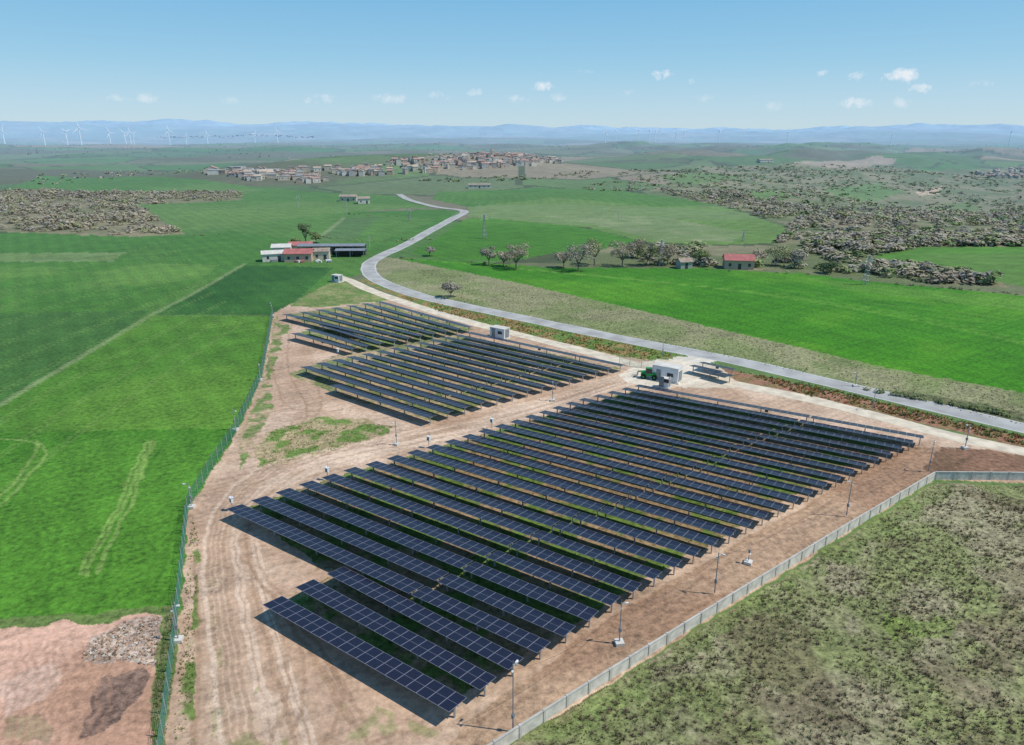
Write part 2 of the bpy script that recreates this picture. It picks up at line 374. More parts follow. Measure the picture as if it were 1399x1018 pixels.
paint([(1080,222),(1200,212),(1225,222),(1150,232)],(158,142,120),(148,134,110))
paint([(1250,262),(1290,254),(1280,266),(1255,268)],(180,158,130))
paint([(1340,300),(1399,290),(1500,292),(1500,308),(1399,310)],(84,120,54))
paint([(600,1500),(690,1024),(1277,660),(1399,664),(2200,690),(2200,1500)],(124,128,82),(142,134,104),n=fbm(X/6,Y/6,5),k=1.35,edge=.4,lo=.4,hi=.62)
paint([(1195,850),(1240,838),(1300,850),(1280,872),(1215,872)],(118,138,62),op=.6,edge=2)
t=sst(.56,.66,fbm(X/8-30,Y/8+12,5)); mm=inpoly(X,Y,poly([(600,1500),(690,1024),(1277,660),(1399,664),(2200,690),(2200,1500)])).astype(float)
blend(mm*t,lin((112,100,76)),.6)
paint([(760,1018),(900,930),(1000,940),(1040,1018)],(106,114,68),n=nC,op=.45,edge=3)
paint([(1277,660),(700,1018),(760,1018),(1000,860),(1310,668)],(108,124,66),op=.5,edge=2)
st=np.sin((X*0.83+Y*0.56)/2.6*math.pi)*0.5+0.5
gm=((col[:,1]>col[:,0]*1.6)&(Rr<900))
col[gm]*= (0.92+0.12*st[gm])[:,None]
col[gm]=col[gm]*np.array([1.06,1.0,1.0])
col*= (0.78+0.24*nA_+.22*nE)[:,None]
ii=np.arange(nR*nA).reshape(nR,nA)
Q=np.stack([ii[:-1,:-1],ii[:-1,1:],ii[1:,1:],ii[1:,:-1]],-1).reshape(-1,4)[:, ::-1]
gm_=bpy.data.materials.new('ground_cover'); gm_.use_nodes=True
nt=gm_.node_tree; N=nt.nodes; L=nt.links; b=N['Principled BSDF']; b.inputs['Roughness'].default_value=.95; b.inputs['Specular IOR Level'].default_value=.05
at=N.new('ShaderNodeAttribute'); at.attribute_name='cover'
au=N.new('ShaderNodeAttribute'); au.attribute_name='coarse'
ge=N.new('ShaderNodeNewGeometry')
def nz(scale,det,rough=.6,vec=None):
    n=N.new('ShaderNodeTexNoise'); n.inputs['Scale'].default_value=scale; n.inputs['Detail'].default_value=det; n.inputs['Roughness'].default_value=rough
    L.new(vec or ge.outputs['Position'],n.inputs['Vector']); return n.outputs['Fac']
def ma(op,a,b_,c=None):
    n=N.new('ShaderNodeMath'); n.operation=op
    for i,x in enumerate((a,b_,c)):
        if x is None: continue
        if isinstance(x,(int,float)): n.inputs[i].default_value=x
        else: L.new(x,n.inputs[i])
    return n.outputs[0]
f1=nz(1.3,4,.8); f2=nz(.12,3,.65)
mp=N.new('ShaderNodeMapping'); mp.inputs['Rotation'].default_value=(0,0,math.radians(-34)); L.new(ge.outputs['Position'],mp.inputs[0])
mp2=N.new('ShaderNodeVectorMath'); mp2.operation='MULTIPLY'; L.new(mp.outputs[0],mp2.inputs[0]); mp2.inputs[1].default_value=(.04,1.0,1)
f4=nz(1.0,2,.6,mp2.outputs[0])
a1=ma('MULTIPLY',ma('SUBTRACT',f1,.5),ma('MULTIPLY',au.outputs['Fac'],3.2))
a2=ma('MULTIPLY',ma('SUBTRACT',f2,.5),.85)
a4=ma('MULTIPLY',ma('SUBTRACT',f4,.5),.6)
tot=ma('ADD',ma('ADD',a1,ma('ADD',a2,a4)),1.0)
tot=ma('MAXIMUM',tot,.25)
vm=N.new('ShaderNodeVectorMath'); vm.operation='SCALE'; L.new(at.outputs['Color'],vm.inputs[0]); L.new(tot,vm.inputs['Scale'])
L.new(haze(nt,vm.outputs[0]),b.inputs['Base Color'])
g=numpy_mesh('ground_terrain',np.stack([X,Y,Z],1),Q,[gm_])
g.data.polygons.foreach_set('use_smooth',np.ones(len(Q),bool))
ca=g.data.attributes.new('cover','FLOAT_COLOR','POINT'); ca.data.foreach_set('color',np.concatenate([col,np.ones((len(X),1))],1).astype(np.float32).ravel())
cb=g.data.attributes.new('coarse','FLOAT','POINT'); cb.data.foreach_set('value',aux.astype(np.float32))
# ------------------------------------------------------------------ roads
M['asphalt']=mat('weathered_asphalt',(168,166,160),.9,var=.16,scale=.25,hz_=False)
M['line']=mat('road_marking',(220,220,215),.7,var=.1,hz_=False)
M['track']=mat('gravel_track',(210,196,172),.95,var=.16,scale=.5,hz_=False)
def ribbon(name,pts,w,k,eps,offs=0):
    P=smooth_line([site(*p) for p in pts],3.0)
    T=np.gradient(P,axis=0); T/=np.linalg.norm(T,axis=1)[:,None]; Nn=np.stack([-T[:,1],T[:,0]],1)
    ww=w/2*(1+(0 if k=='line' else .16)*(vnoise(np.arange(len(P))*.55,np.zeros(len(P)))-.5))
    ring=[]
    for s in(-1,-.33,.33,1):
        q=P+Nn*(offs+s*ww[:,None]); r=np.hypot(q[:,0],q[:,1])
        ring.append(np.c_[q,height(q[:,0],q[:,1])+eps+np.maximum(0,r-320)*.0012])
    V=np.concatenate(ring); n=len(P); idx=np.arange(n-1); Qs=[]
    for s in range(3): Qs.append(np.stack([s*n+idx,(s+1)*n+idx,(s+1)*n+idx+1,s*n+idx+1],1)[:, ::-1])
    return numpy_mesh(name,V,np.concatenate(Qs),[M[k]])
ROAD=[(545,266),(560,274),(595,283),(634,289),(615,301),(585,317),(555,334),(520,350),(504,362),(512,380),(560,400),(620,415),(720,436),(800,453),(900,473),(1000,492),(1100,515),(1250,550),(1399,585),(1700,655)]
ribbon('country_road',ROAD,5.4,'asphalt',.012)
ribbon('road_edge_line',ROAD[3:],.14,'line',.017,2.35)
ribbon('road_edge_line',ROAD[3:],.14,'line',.017,-2.35)
TRACK=[(462,378),(480,384),(500,394),(540,409),(600,428),(660,445),(720,460),(800,480),(850,494),(905,505),(960,515),(1020,528),(1100,544),(1200,569),(1300,596),(1399,617),(1600,662)]
ribbon('gravel_track',TRACK,3.6,'track',.008)
# ------------------------------------------------------------------ solar rows
TILT=math.radians(9); MW,MH=1.134,2.28; ZC=1.5
def solar_row(P0,P1):
    P0=np.array(P0);P1=np.array(P1); d=P1-P0; Ln=np.linalg.norm(d); d=d/Ln
    if Ln<4: return
    pr=np.array((d[1],-d[0])); mb=MB(); zc=ZC+random.uniform(-.04,.04)
    tl=TILT+math.radians(random.uniform(-.8,.8))
    al=np.array((d[0],d[1],0)); cr=np.array((pr[0]*math.cos(tl),pr[1]*math.cos(tl),math.sin(tl))); nm=np.cross(cr,al)
    if nm[2]<0: nm=-nm
    cnt=0; uv=[(0,0),(1,0),(1,1),(0,1)]; segs=[]
    n=int(round((Ln-(Ln//30.5)*.25)/1.154)); ng=(n-1)//26; wz=(Ln-ng*.25)/n; pos=0.0; st_=0.0
    flip=np.dot(np.cross(al,cr),nm)<0
    for j in range(n):
        c=np.array((P0[0]+d[0]*(pos+wz/2),P0[1]+d[1]*(pos+wz/2),zc))
        mb.obox(c,al*(wz/2-.011),(-cr if flip else cr)*MH/2,nm*.018,'frame','cells',uv)
        pos+=wz; cnt+=1
        if cnt%26==0 and j<n-1:
            segs.append((st_,pos)); pos+=.25; st_=pos
    segs.append((st_,pos))
    for a,b_ in segs:
        if b_-a<1: continue
        q=lambda s,z:np.array((P0[0]+d[0]*s,P0[1]+d[1]*s,z))
        mb.beam(q(a-.05,zc-.12),q(b_+.05,zc-.12),.07,'steel',n=6)
        k=max(2,int((b_-a)/6.2)+1)
        for i in range(k):
            s_=a+.4+(b_-a-.8)*i/(k-1)
            mb.obox(q(s_,(zc-.1)/2-.1),al*.06,np.array((pr[0],pr[1],0))*.09,(0,0,(zc-.1)/2+.1),'steel')
    qm=np.array((P0[0]+d[0]*Ln/2,P0[1]+d[1]*Ln/2,zc-.35)); mb.obox(qm,al*.25,np.array((pr[0],pr[1],0))*.2,(0,0,.22),'grey')
    return mb.done('solar_panel_row')
rline=[site(*p,ZC) for p in[(626,963),(672,931),(712,903),(751,880),(787,857),(853,814),(935,766),(1040,708),(1150,652),(1262,597)]]
rline=smooth_line(rline,.5); dist=np.r_[0,np.cumsum(np.linalg.norm(np.diff(rline,axis=0),axis=1))]
NA=27
lline=np.array([site(*p,ZC) for p in[(285,704),(322,691),(360,678),(424,657),(482,639),(541,623),(612,602),(700,575),(790,546),(868,527),(905,516)]])
def hit(P,a,LN):
    d=np.array((math.cos(a),math.sin(a))); best=None
    for p,q in zip(LN[:-1],LN[1:]):
        e=q-p; den=d[0]*e[1]-d[1]*e[0]
        if abs(den)<1e-9: continue
        w_=p-P; t=(w_[0]*e[1]-w_[1]*e[0])/den; s=(w_[0]*d[1]-w_[1]*d[0])/den
        if -0.01<=s<=1.01: best=P+d*t
    return best
for i in range(NA):
    s=dist[-1]*i/(NA-1); P=np.array([np.interp(s,dist,rline[:,0]),np.interp(s,dist,rline[:,1])])
    ang=math.radians(-34.6+4.2*i/(NA-1))
    if i<3: Q0=np.array(site(*[(372,820),(416,797),(458,779)][i],ZC))
    else: Q0=hit(P,ang,lline)
    if Q0 is None: continue
    solar_row(Q0,P)
def block(lpts,rpts,n,short={}):
    Lw=np.array([site(*p,ZC) for p in lpts]); Rw=np.array([site(*p,ZC) for p in rpts])
    def at_(LN,t):
        dd=np.r_[0,np.cumsum(np.linalg.norm(np.diff(LN,axis=0),axis=1))]; return np.array([np.interp(t*dd[-1],dd,LN[:,0]),np.interp(t*dd[-1],dd,LN[:,1])])
    for i in range(n):
        t=i/(n-1) if n>1 else 0; a=at_(Lw,t); b_=at_(Rw,t)
        if i in short: a=a+(b_-a)*short[i]
        solar_row(a,b_)
block([(394,505),(640,454)],[(590,569),(850,499)],14,{0:.36})
block([(402,455),(440,444)],[(482,476),(520,469)],3)
block([(390,429),(518,412)],[(540,465),(642,447)],7)
def controller(p):
    mb=MB(); mb.beam((0,0,0),(0,0,1.9),.05,'steel'); mb.box((0,0,1.55),(.5,.28,.65),'white'); mb.box((0,0,1.92),(.65,.45,.04),'white'); mb.box((0,-.15,1.55),(.36,.02,.5),'grey'); mb.beam((.2,0,1.9),(.2,0,2.6),.02,'steel')
    mb.done('inverter_cabinet',(p[0],p[1],0),random.uniform(-.2,.2)-.6)
for p in [(318,698),(448,656),(586,612),(672,587),(462,488)]:
    controller(site(*p))
# ------------------------------------------------------------------ boundary wall
WL=np.array([site(560,1105),site(690,1020),site(780,962),site(985,833),site(1140,737),site(1276,655)]); 
def along(Lp,step):
    dd=np.r_[0,np.cumsum(np.linalg.norm(np.diff(Lp,axis=0),axis=1))]
    n=int(round(dd[-1]/step)); s=np.linspace(0,dd[-1],n+1)
    return np.c_[np.interp(s,dd,Lp[:,0]),np.interp(s,dd,Lp[:,1])]
def wall(name,Lp,hh=1.15):
    pts=along(Lp,2.5); mb=MB()
    for a,b_ in zip(pts[:-1],pts[1:]):
        d=b_-a; l=np.linalg.norm(d); d/=l; n=np.array((-d[1],d[0])); c=(a+b_)/2
        D=np.array((*d,0)); Nn=np.array((*n,0))
        mb.obox((*c,hh/2-.1),D*(l/2-.11),Nn*.06,(0,0,hh/2+.1),'concrete')
        mb.obox((*c,hh+.03),D*(l/2-.11),Nn*.10,(0,0,.029),'concrete2')
        dz=random.uniform(-.02,.02)
        mb.obox((a[0],a[1],hh/2-.06+dz),D*.11,Nn*.12,(0,0,hh/2+.16),'concrete2')
    return mb.done(name)
wall('concrete_boundary_wall',WL)
wall('concrete_boundary_wall',np.array([site(1277,655),site(1399,656),site(1560,662)]))
# ------------------------------------------------------------------ green mesh fence
def fence(name,pts,hh=2.0,step=2.5):
    P=along(np.array([site(*p) for p in pts]),step); mb=MB()
    for i,p in enumerate(P):
        mb.beam((p[0],p[1],0),(p[0],p[1],hh+.15),.045,'steel',n=5)
        if i%8==0 and i+1<len(P):
            d=(P[i+1]-p)*.55; mb.beam((p[0]+d[0],p[1]+d[1],0),(p[0],p[1],hh*.9),.03,'steel')
    for a,b_ in zip(P[:-1],P[1:]):
        for z in np.arange(.1,hh+.01,.24):
            mb.beam((a[0],a[1],z),(b_[0],b_[1],z),.012,'fence',n=3)
        for t in np.arange(0,1,.06):
            q=a+(b_-a)*t; mb.beam((q[0],q[1],.05),(q[0],q[1],hh),.009,'fence',n=3)
    return mb.done(name)
fence('wire_mesh_fence',[(212,1120),(222,1018),(240,872),(257,696),(290,640),(323,590),(357,518),(368,460),(373,430)])
fence('wire_mesh_fence',[(846,497),(868,502),(893,504)],1.8)
def cam_pole(p,h=6.0,base=True):
    mb=MB()
    if base: mb.box((0,0,.15),(.8,.8,.4),'white2')
    mb.beam((0,0,.2),(0,0,h),.07,'steel',.05,8)
    mb.beam((0,0,h-.15),(.45,0,h-.05),.03,'steel'); mb.box((.5,0,h-.1),(.3,.14,.12),'white'); mb.box((0,0,1.6),(.25,.18,.4),'grey'); mb.box((-.1,0,h-.6),(.18,.12,.14),'white')
    mb.beam((0,0,h),(0,0,h+.4),.015,'steel')
    return mb.done('camera_pole',(p[0],p[1],0),random.uniform(0,6))
tops=[]
for u,v,h in [(701,1000,6.6),(846,880,4.6),(976,812,5),(1156,706,5),(1268,645,4.6),(1318,613,4),(244,876,4),(262,694,3.5),(322,588,3.5),(356,520,3.5),(542,608,4),(755,548,3.5),(372,432,3.5),(1022,770,1.0),(1192,560,4),(1168,528,2.8),(905,488,4)]:
    p=site(u,v); cam_pole(p,h,base=u not in(701,1156,976,1268,905,1192)); 
    if u in(701,846,976,1156,1268): tops.append((p[0],p[1],h-.5))
mb=MB()
for a,b_ in zip(tops[:-1],tops[1:]):
    a=np.array(a);b_=np.array(b_); pr_=a
    for i in range(1,13):
        t=i/12; q=a+(b_-a)*t; q[2]-=1.2*4*t*(1-t); mb.beam(pr_,q,.014,'dark',n=3); pr_=q
mb.done('overhead_cable')
# ------------------------------------------------------------------ cabins
def cabin(p,rot,w,d,h,name='equipment_container'):
    e=empty(name,(p[0],p[1],hz(*p)),rot)
    mb=MB(); mb.box((0,0,h/2+.2),(w,d,h),'white')
    n=int(w/.3)
    for i in range(n):
        for s in(-1,1): mb.box((-w/2+.15+(w-.3)*i/(n-1),s*(d/2+.02),h/2+.2),(.12,.04,h-.3),'white')
    mb.done('walls',parent=e)
    mb=MB(); mb.box((0,0,h+.26),(w+.12,d+.12,.1),'white2'); mb.done('roof',parent=e)
    mb=MB(); mb.box((-w*.25,-d/2-.06,1.25),(.9,.06,2.0),'grey'); mb.box((w*.2,-d/2-.06,1.5),(1.2,.05,.7),'dark'); mb.box((w/2+.03,0,1.3),(.05,d*.7,2.0),'grey'); mb.done('door',parent=e)
    mb=MB(); mb.box((0,0,.1),(w+.5,d+.5,.24),'concrete'); mb.done('plinth',parent=e)
cabin(site(911,519),math.radians(-33),5.2,2.5,2.7)
cabin(site(908,529),math.radians(-33),1.8,1.2,1.6,'transformer_cabinet')
cabin(site(683,461),math.radians(-36),4.2,2.2,2.2)
cabin(site(461,385),math.radians(-30),3.2,2.0,2.0)
e=empty('green_telehandler',(*site(887,517),0),math.radians(160))
mb=MB(); mb.box((0,0,.95),(3.2,1.3,.6),'mgreen'); mb.box((-1.2,0,1.35),(.9,1.2,.35),'mgreen'); mb.done('chassis',parent=e)
mb=MB(); mb.box((.1,.35,1.7),(1.1,.75,.95),'glass'); mb.box((.1,.35,2.22),(1.25,.85,.08),'mgreen'); mb.done('cab',parent=e)
mb=MB(); mb.beam((-1.3,-.35,1.7),(2.2,-.35,1.1),.16,'mgreen'); mb.box((2.35,-.2,.75),(.12,1.3,.8),'grey'); mb.box((2.9,.1,.38),(1,.12,.05),'grey'); mb.box((2.9,-.5,.38),(1,.12,.05),'grey'); mb.done('boom',parent=e)
mb=MB()
for sx in(-1.05,1.05):
    for sy in(-.75,.75): mb.beam((sx,sy-.18,.5),(sx,sy+.18,.5),.5,'rubber',n=14); mb.beam((sx,sy-.2,.5),(sx,sy+.2,.5),.2,'mgreen',n=8)
mb.done('wheels',parent=e)
for a,b_ in (((945,499),(985,508)),((958,495),(1003,505)),((968,506),(1000,514))):
    solar_row(site(*a,ZC),site(*b_,ZC))
# ------------------------------------------------------------------ buildings
def house(name,p,rot,w,d,h,rh,wk='wallA',rk='roof',wins=2,open_side=False):
    e=empty(name,(p[0],p[1],hz(*p)-.05),rot)
    mb=MB()
    if open_side:
        for i in range(int(w/4)+1):
            for s in(-1,1): mb.box((-w/2+.2+(w-.4)*i/int(w/4),s*(d/2-.2),h/2),(.3,.3,h),'grey')
        mb.box((0,d/2-.1,h/2),(w-.5,.15,h*.95),wk)
    else: mb.box((0,0,h/2),(w,d,h),wk)
    if rh>.01:
        for s in(-1,1): mb.face([(s*(w/2-.001),-d/2,h),(s*(w/2-.001),d/2,h),(s*(w/2-.001),0,h+rh*.96)][::s],wk)
    mb.done('walls',parent=e)
    mb=MB(); o=.35; sl=rh/(d/2)
    if rh>.01:
        for s in(-1,1):
            y0,z0=s*(d/2+o),h-sl*o+.03; y1,z1=0,h+rh+.03
            mb.obox((0,(y0+y1)/2,(z0+z1)/2),(w/2+o,0,0),(0,(y0-y1)/2,(z0-z1)/2),(0,0,.07),rk)
    else: mb.box((0,0,h+.12),(w+.4,d+.4,.2),rk)
    mb.done('roof',parent=e)
    if not open_side:
        mb=MB(); st_=max(1,int(h/2.9))
        for f in range(st_):
            for i in range(wins):
                x=-w/2+w*(i+.5)/wins
                for s in(-1,1):
                    if f==0 and i==wins//2: mb.box((x,s*(d/2+.015),1.05),(1.1,.04,2.1),'dark')
                    else: mb.box((x,s*(d/2+.015),f*2.9+1.6),(.9,.04,1.1),'dark')
        mb.done('windows',parent=e)
R_=math.radians
house('farm_shed',site(410,356),R_(4),10,7,3.2,1.3,'wallC','redroof',3)
house('farm_shed',site(374,356),R_(20),8,5,3,.9,'white2','concrete',2)
house('farm_shed',site(386,349),R_(10),7,5,3.6,1.0,'wallB','white2',2)
house('farmhouse',site(440,354),R_(8),6,5,3.4,.9,'wallA','roof2',2)
house('farm_shed',site(412,345),R_(8),9,6,3.4,1.0,'wallB','redroof',3)
house('open_barn',site(455,347),R_(2),26,6,3.6,.5,'wallD','grey',2,True)
house('farm_shed',site(480,350),R_(2),11,5,2.6,.4,'dark','grey',2,True)
house('stone_farmhouse',site(1008,366),R_(-8),10,6.5,3.3,1.6,'wallC','redroof',3)
house('ruined_outbuilding',site(934,366),R_(15),4.5,4,2.6,1.0,'wallD','roof2',1)
house('hill_farmhouse',site(655,257),R_(5),20,7,3,.9,'wallB','roof2',5)
house('hill_farmhouse',site(477,275),R_(0),12,7,3.5,1.2,'wallA','roof2',3)
house('hill_farmhouse',site(497,278),R_(15),8,7,3.5,1.2,'wallB','roof2',2)
house('hill_farmhouse',site(1045,222),R_(15),24,10,4,1.2,'wallB','roof2',4)
mb=MB(); 
for i in range(16):
    q=site(360+random.random()*95,355+random.random()*5); mb.box((q[0],q[1],.35),(random.uniform(.6,2.4),random.uniform(.6,1.4),random.uniform(.5,1.2)),random.choice(['white2','grey','white','concrete','redroof']),random.random()*3)
mb.done('farmyard_clutter')
def town(name,pts,n,smin,smax,hmin,hmax,flat=.15,base_rot=.3,thr=0):
    mb=MB(); P=poly(pts) 
    q=scatter(P,n)
    q=q[fbm(q[:,0]/22,q[:,1]/22,2)>thr]
    zz=height(q[:,0],q[:,1])
    for (x,y),z in zip(q,zz):
        w=random.uniform(smin,smax); d=w*random.uniform(.6,.95); h=random.uniform(hmin,hmax); rot=base_rot+random.choice([0,1.57])+random.uniform(-.25,.25)
        ca,sa=math.cos(rot),math.sin(rot); T=lambda a,b_,c:(x+ca*a-sa*b_,y+sa*a+ca*b_,z+c)
        wk=random.choice(['wallA','wallB','wallA','wallC','wallD','white2','wallC','wallB']); rk=random.choice(['roof','roof2','roof2','wallC','roof'])
        mb.box((x,y,z+h/2-1),(w,d,h+2),wk,rot)
        if random.random()<flat: mb.box((x,y,z+h+.2),(w+.4,d+.4,.4),'wallD',rot)
        else:
            rh=d*.2;o=.3
            mb.face([T(-w/2-o,-d/2-o,h),T(w/2+o,-d/2-o,h),T(w/2+o,0,h+rh),T(-w/2-o,0,h+rh)],rk)
            mb.face([T(w/2+o,d/2+o,h),T(-w/2-o,d/2+o,h),T(-w/2-o,0,h+rh),T(w/2+o,0,h+rh)],rk)
            for s in(-1,1): mb.face([T(s*w/2,-d/2,h),T(s*w/2,d/2,h),T(s*w/2,0,h+rh)],wk)
        nf=max(1,int(h/2.6)); nw=max(2,int(w/2.6))
        for f in range(nf):
            for i in range(nw):
                if random.random()<.3: continue
                xx=-w/2+w*(i+.5)/nw; zb=f*2.6+.9
                for s in(-1,1):
                    yy=s*(d/2+.03); mb.face([T(xx-.4,yy,zb),T(xx+.4,yy,zb),T(xx+.4,yy,zb+1.1),T(xx-.4,yy,zb+1.1)],'dark')
    return mb.done(name)
town('hilltop_town_houses',[(480,231),(560,222),(620,216),(690,215),(768,220),(765,226),(700,229),(640,233),(560,239),(480,242)],600,4.5,8,3.5,6,thr=.42)
town('hilltop_town_houses',[(300,237),(400,231),(485,230),(485,242),(440,250),(350,250)],260,4.5,8,3,5,thr=.45)
town('outskirts_warehouses',[(265,236),(300,232),(400,240),(420,248),(330,246)],24,8,17,3,4,.6)
town('distant_village_houses',[(215,187),(300,186),(440,187),(440,189),(215,189)],90,14,26,7,11)
town('distant_village_houses',[(1330,238),(1399,230),(1440,238),(1390,244)],60,4,7,3,4)
q=site(672,221); mb=MB(); z=hz(*q); mb.box((q[0],q[1],z+6),(4,4,13),'wallA',.3); mb.box((q[0],q[1],z+12.7),(4.6,4.6,.4),'white2',.3); mb.beam((q[0],q[1],z+12.9),(q[0],q[1],z+15.5),2.5,'roof',.1,4)
for s in(-1,1): mb.box((q[0]+s*.6,q[1]-2.15,z+10),(.5,.4,1.6),'dark',.3)
mb.box((q[0]+9,q[1]+3,z+3.5),(13,8,9),'wallC',.3); mb.box((q[0]+9,q[1]+3,z+8.3),(14,9,.5),'roof',.3); mb.done('town_church')
# ------------------------------------------------------------------ trees
def tree_arrays(seed,Ht,W,nleaf,ls,limbs=7,trunk=True,up=0.0):
    rg=random.Random(seed); mb=MB()
    if trunk:
        hb=Ht*.28; mb.beam((0,0,-.2),(0,0,hb),Ht*.03,'bark',Ht*.022,6)
        for i in range(limbs):
            a=i*2.4+rg.random(); rr=W*.5*rg.uniform(.45,.85); zt=Ht*rg.uniform(.55,.95)
            mid=(math.cos(a)*rr*.5,math.sin(a)*rr*.5,hb+(zt-hb)*.55)
            mb.beam((0,0,hb*.9),mid,Ht*.016,'bark',Ht*.009,4); tip=(math.cos(a)*rr,math.sin(a)*rr,zt); mb.beam(mid,tip,Ht*.009,'bark',Ht*.003,3)
    cl=[(0,0,Ht*.62,W*.3)]+[(math.cos(a)*W*.3*rg.uniform(.6,1.1),math.sin(a)*W*.3*rg.uniform(.6,1.1),Ht*rg.uniform(.42,.82),W*rg.uniform(.14,.24)) for a in [rg.random()*6.28 for _ in range(9)]]
    for i in range(nleaf):
        c=rg.choice(cl); u=np.array([rg.gauss(0,1) for _ in range(3)]); 
        if up: u[2]=abs(u[2])*.9-.15
        u/=np.linalg.norm(u); rad=c[3]*rg.uniform(.55,1.15)
        p=np.array((c[0],c[1],c[2]))+u*rad*np.array((1,1,.85))
        n=u+np.array([rg.gauss(0,.45) for _ in range(3)])+np.array((0,0,up)); n/=np.linalg.norm(n); a=np.cross(n,(0.3,.2,1)); a/=np.linalg.norm(a)+1e-6; b_=np.cross(n,a); s=ls*rg.uniform(.6,1.4); s2=s*rg.uniform(.3,.8)
        mb.face([p-a*s-b_*s2*.6,p+a*s*.7-b_*s2,p+a*s+b_*s2*.7,p-a*s*.8+b_*s2],'L')
    return np.array(mb.v),mb.f,[0 if mb.mats[i]=='bark' else 1 for i in mb.m]
def one_tree(name,p,Ht,W,lk,seed,nleaf=1500,ls=.22):
    V,Fc,mi=tree_arrays(seed,Ht,W,nleaf,ls,12,up=.2)
    me=bpy.data.meshes.new(name); me.from_pydata(V.tolist(),[],Fc); me.materials.append(M['bark']); me.materials.append(M[lk]); me.polygons.foreach_set('material_index',mi)
    o=bpy.data.objects.new(name,me); sc.collection.objects.link(o); o.location=(p[0],p[1],hz(*p)-.1)
for i,(u,v,hp,wp,k) in enumerate([(705,368,32,38,'twig'),(668,362,24,24,'twig3'),(688,364,20,22,'twig'),(790,370,34,48,'twig3'),(812,362,32,38,'twig2'),(850,364,30,38,'twig'),(884,363,28,34,'twig2'),(770,366,22,26,'twig'),(587,350,13,15,'twig3'),(616,406,19,30,'twig3'),(418,334,26,19,'leaf'),(405,338,12,14,'leaf2'),(432,332,12,16,'leaf2'),(912,361,26,34,'twig'),(1060,363,22,32,'twig2'),(958,362,18,24,'leaf2'),(1130,373,14,26,'leaf'),(1035,362,16,26,'twig'),(1085,366,20,28,'twig3'),(868,352,22,30,'twig')]):
    p=site(u,v); D=math.hypot(*p); one_tree('bare_deciduous_tree' if k.startswith('twig') else 'leafy_tree',p,hp*D/F*1.12,wp*D/F*1.1,k,i+3)
protos=[tree_arrays(100+i,6,8,44,.85,1,up=.9) for i in range(5)]
protosF=[tree_arrays(200+i,5.5,9,16,1.4,0,False,up=1.2) for i in range(5)]
def woodland(name,polys,mats,far=False,smin=.6,smax=1.25,thr=.42):
    Vs=[];F4=[];MI=[];off=0
    for pts,n in polys:
        P=poly(pts); q=scatter(P,n); z=height(q[:,0],q[:,1])
        keep=fbm(q[:,0]/40,q[:,1]/40,3)>thr
        for (x,y),zz,kp in zip(q,z,keep):
            if not kp and random.random()<.75: continue
            V,Fc,mi=(protosF if far else protos)[random.randrange(5)]
            s=random.uniform(smin,smax); a=random.random()*6.28; ca,sa=math.cos(a),math.sin(a)
            W=np.c_[(V[:,0]*ca-V[:,1]*sa)*s,(V[:,0]*sa+V[:,1]*ca)*s,V[:,2]*s*random.uniform(.7,1.0)-(2.2*s if far else 1.4*s)]+np.array((x,y,zz))
            km=random.randrange(1,len(mats))
            for f,m in zip(Fc,mi):
                F4.append(((f[0]+off,f[1]+off,f[2]+off,f[3]+off) if len(f)==4 else (f[0]+off,f[1]+off,f[2]+off,f[-1]+off))); MI.append(0 if m==0 else km)
            Vs.append(W); off+=len(V)
    return numpy_mesh(name,np.concatenate(Vs),np.array(F4),[M[k] for k in mats],MI)
woodland('valley_woodland',[([(900,362),(1060,362),(1085,345),(1120,325),(1260,318),(1399,325),(1399,337),(1260,337),(1185,350),(1170,362),(1240,378),(1150,374),(1060,366)],1000),
  ([(1190,362),(1240,366),(1320,376),(1360,390),(1280,388),(1200,378)],140),
  ([(1060,332),(1085,312),(1000,285),(900,262),(1000,262),(1100,285),(1399,285),(1500,290),(1500,325),(1260,316),(1120,322)],1800),
  ([(830,345),(900,338),(960,340),(950,362),(870,362)],60)],['bark','twig','twig','twig3','twig3','twig2','leaf2'],smin=.5,smax=1.0,thr=.42)
woodland('west_woodland',[([(-60,266),(60,260),(150,268),(200,290),(248,318),(180,322),(0,315),(-60,315)],1700),([(60,264),(330,262),(330,274),(200,280),(100,276)],420)],['bark','twig','twig','twig2','twig3'],smin=.4,smax=.8,thr=.38)
woodland('distant_woodland',[([(780,262),(860,232),(960,228),(1150,226),(1399,236),(1500,240),(1500,285),(1399,285),(1100,285),(1000,262)],3200),
  ([(0,215),(300,212),(460,215),(540,206),(900,205),(1399,214),(1399,196),(900,197),(0,197)],2600),([(0,258),(60,236),(280,226),(300,232),(100,250)],160),([(560,247),(700,240),(820,234),(800,245),(640,250)],120),([(330,236),(500,230),(765,216),(765,224),(560,238),(440,249)],190)],['bark','leaf2','leaf2','twig2','twig','twig3','leaf'],True,.35,.8,.47)
hl=[]
for pts,n in [([(545,352),(620,357),(700,364)],40),([(960,368),(1100,374),(1200,386),(1399,402)],60),([(470,292),(560,296)],12),([(430,322),(500,330),(590,326)],25),([(250,322),(300,320)],15),([(1180,532),(1300,553),(1399,572)],40)]:
    for a,b_ in zip(pts[:-1],pts[1:]):
        hl.append(([a,b_,(b_[0],b_[1]+1.6),(a[0],a[1]+1.6)],max(4,n//(len(pts)-1))))
woodland('hedgerow_bushes',hl,['bark','leaf','leaf2','twig2'],False,.12,.26)
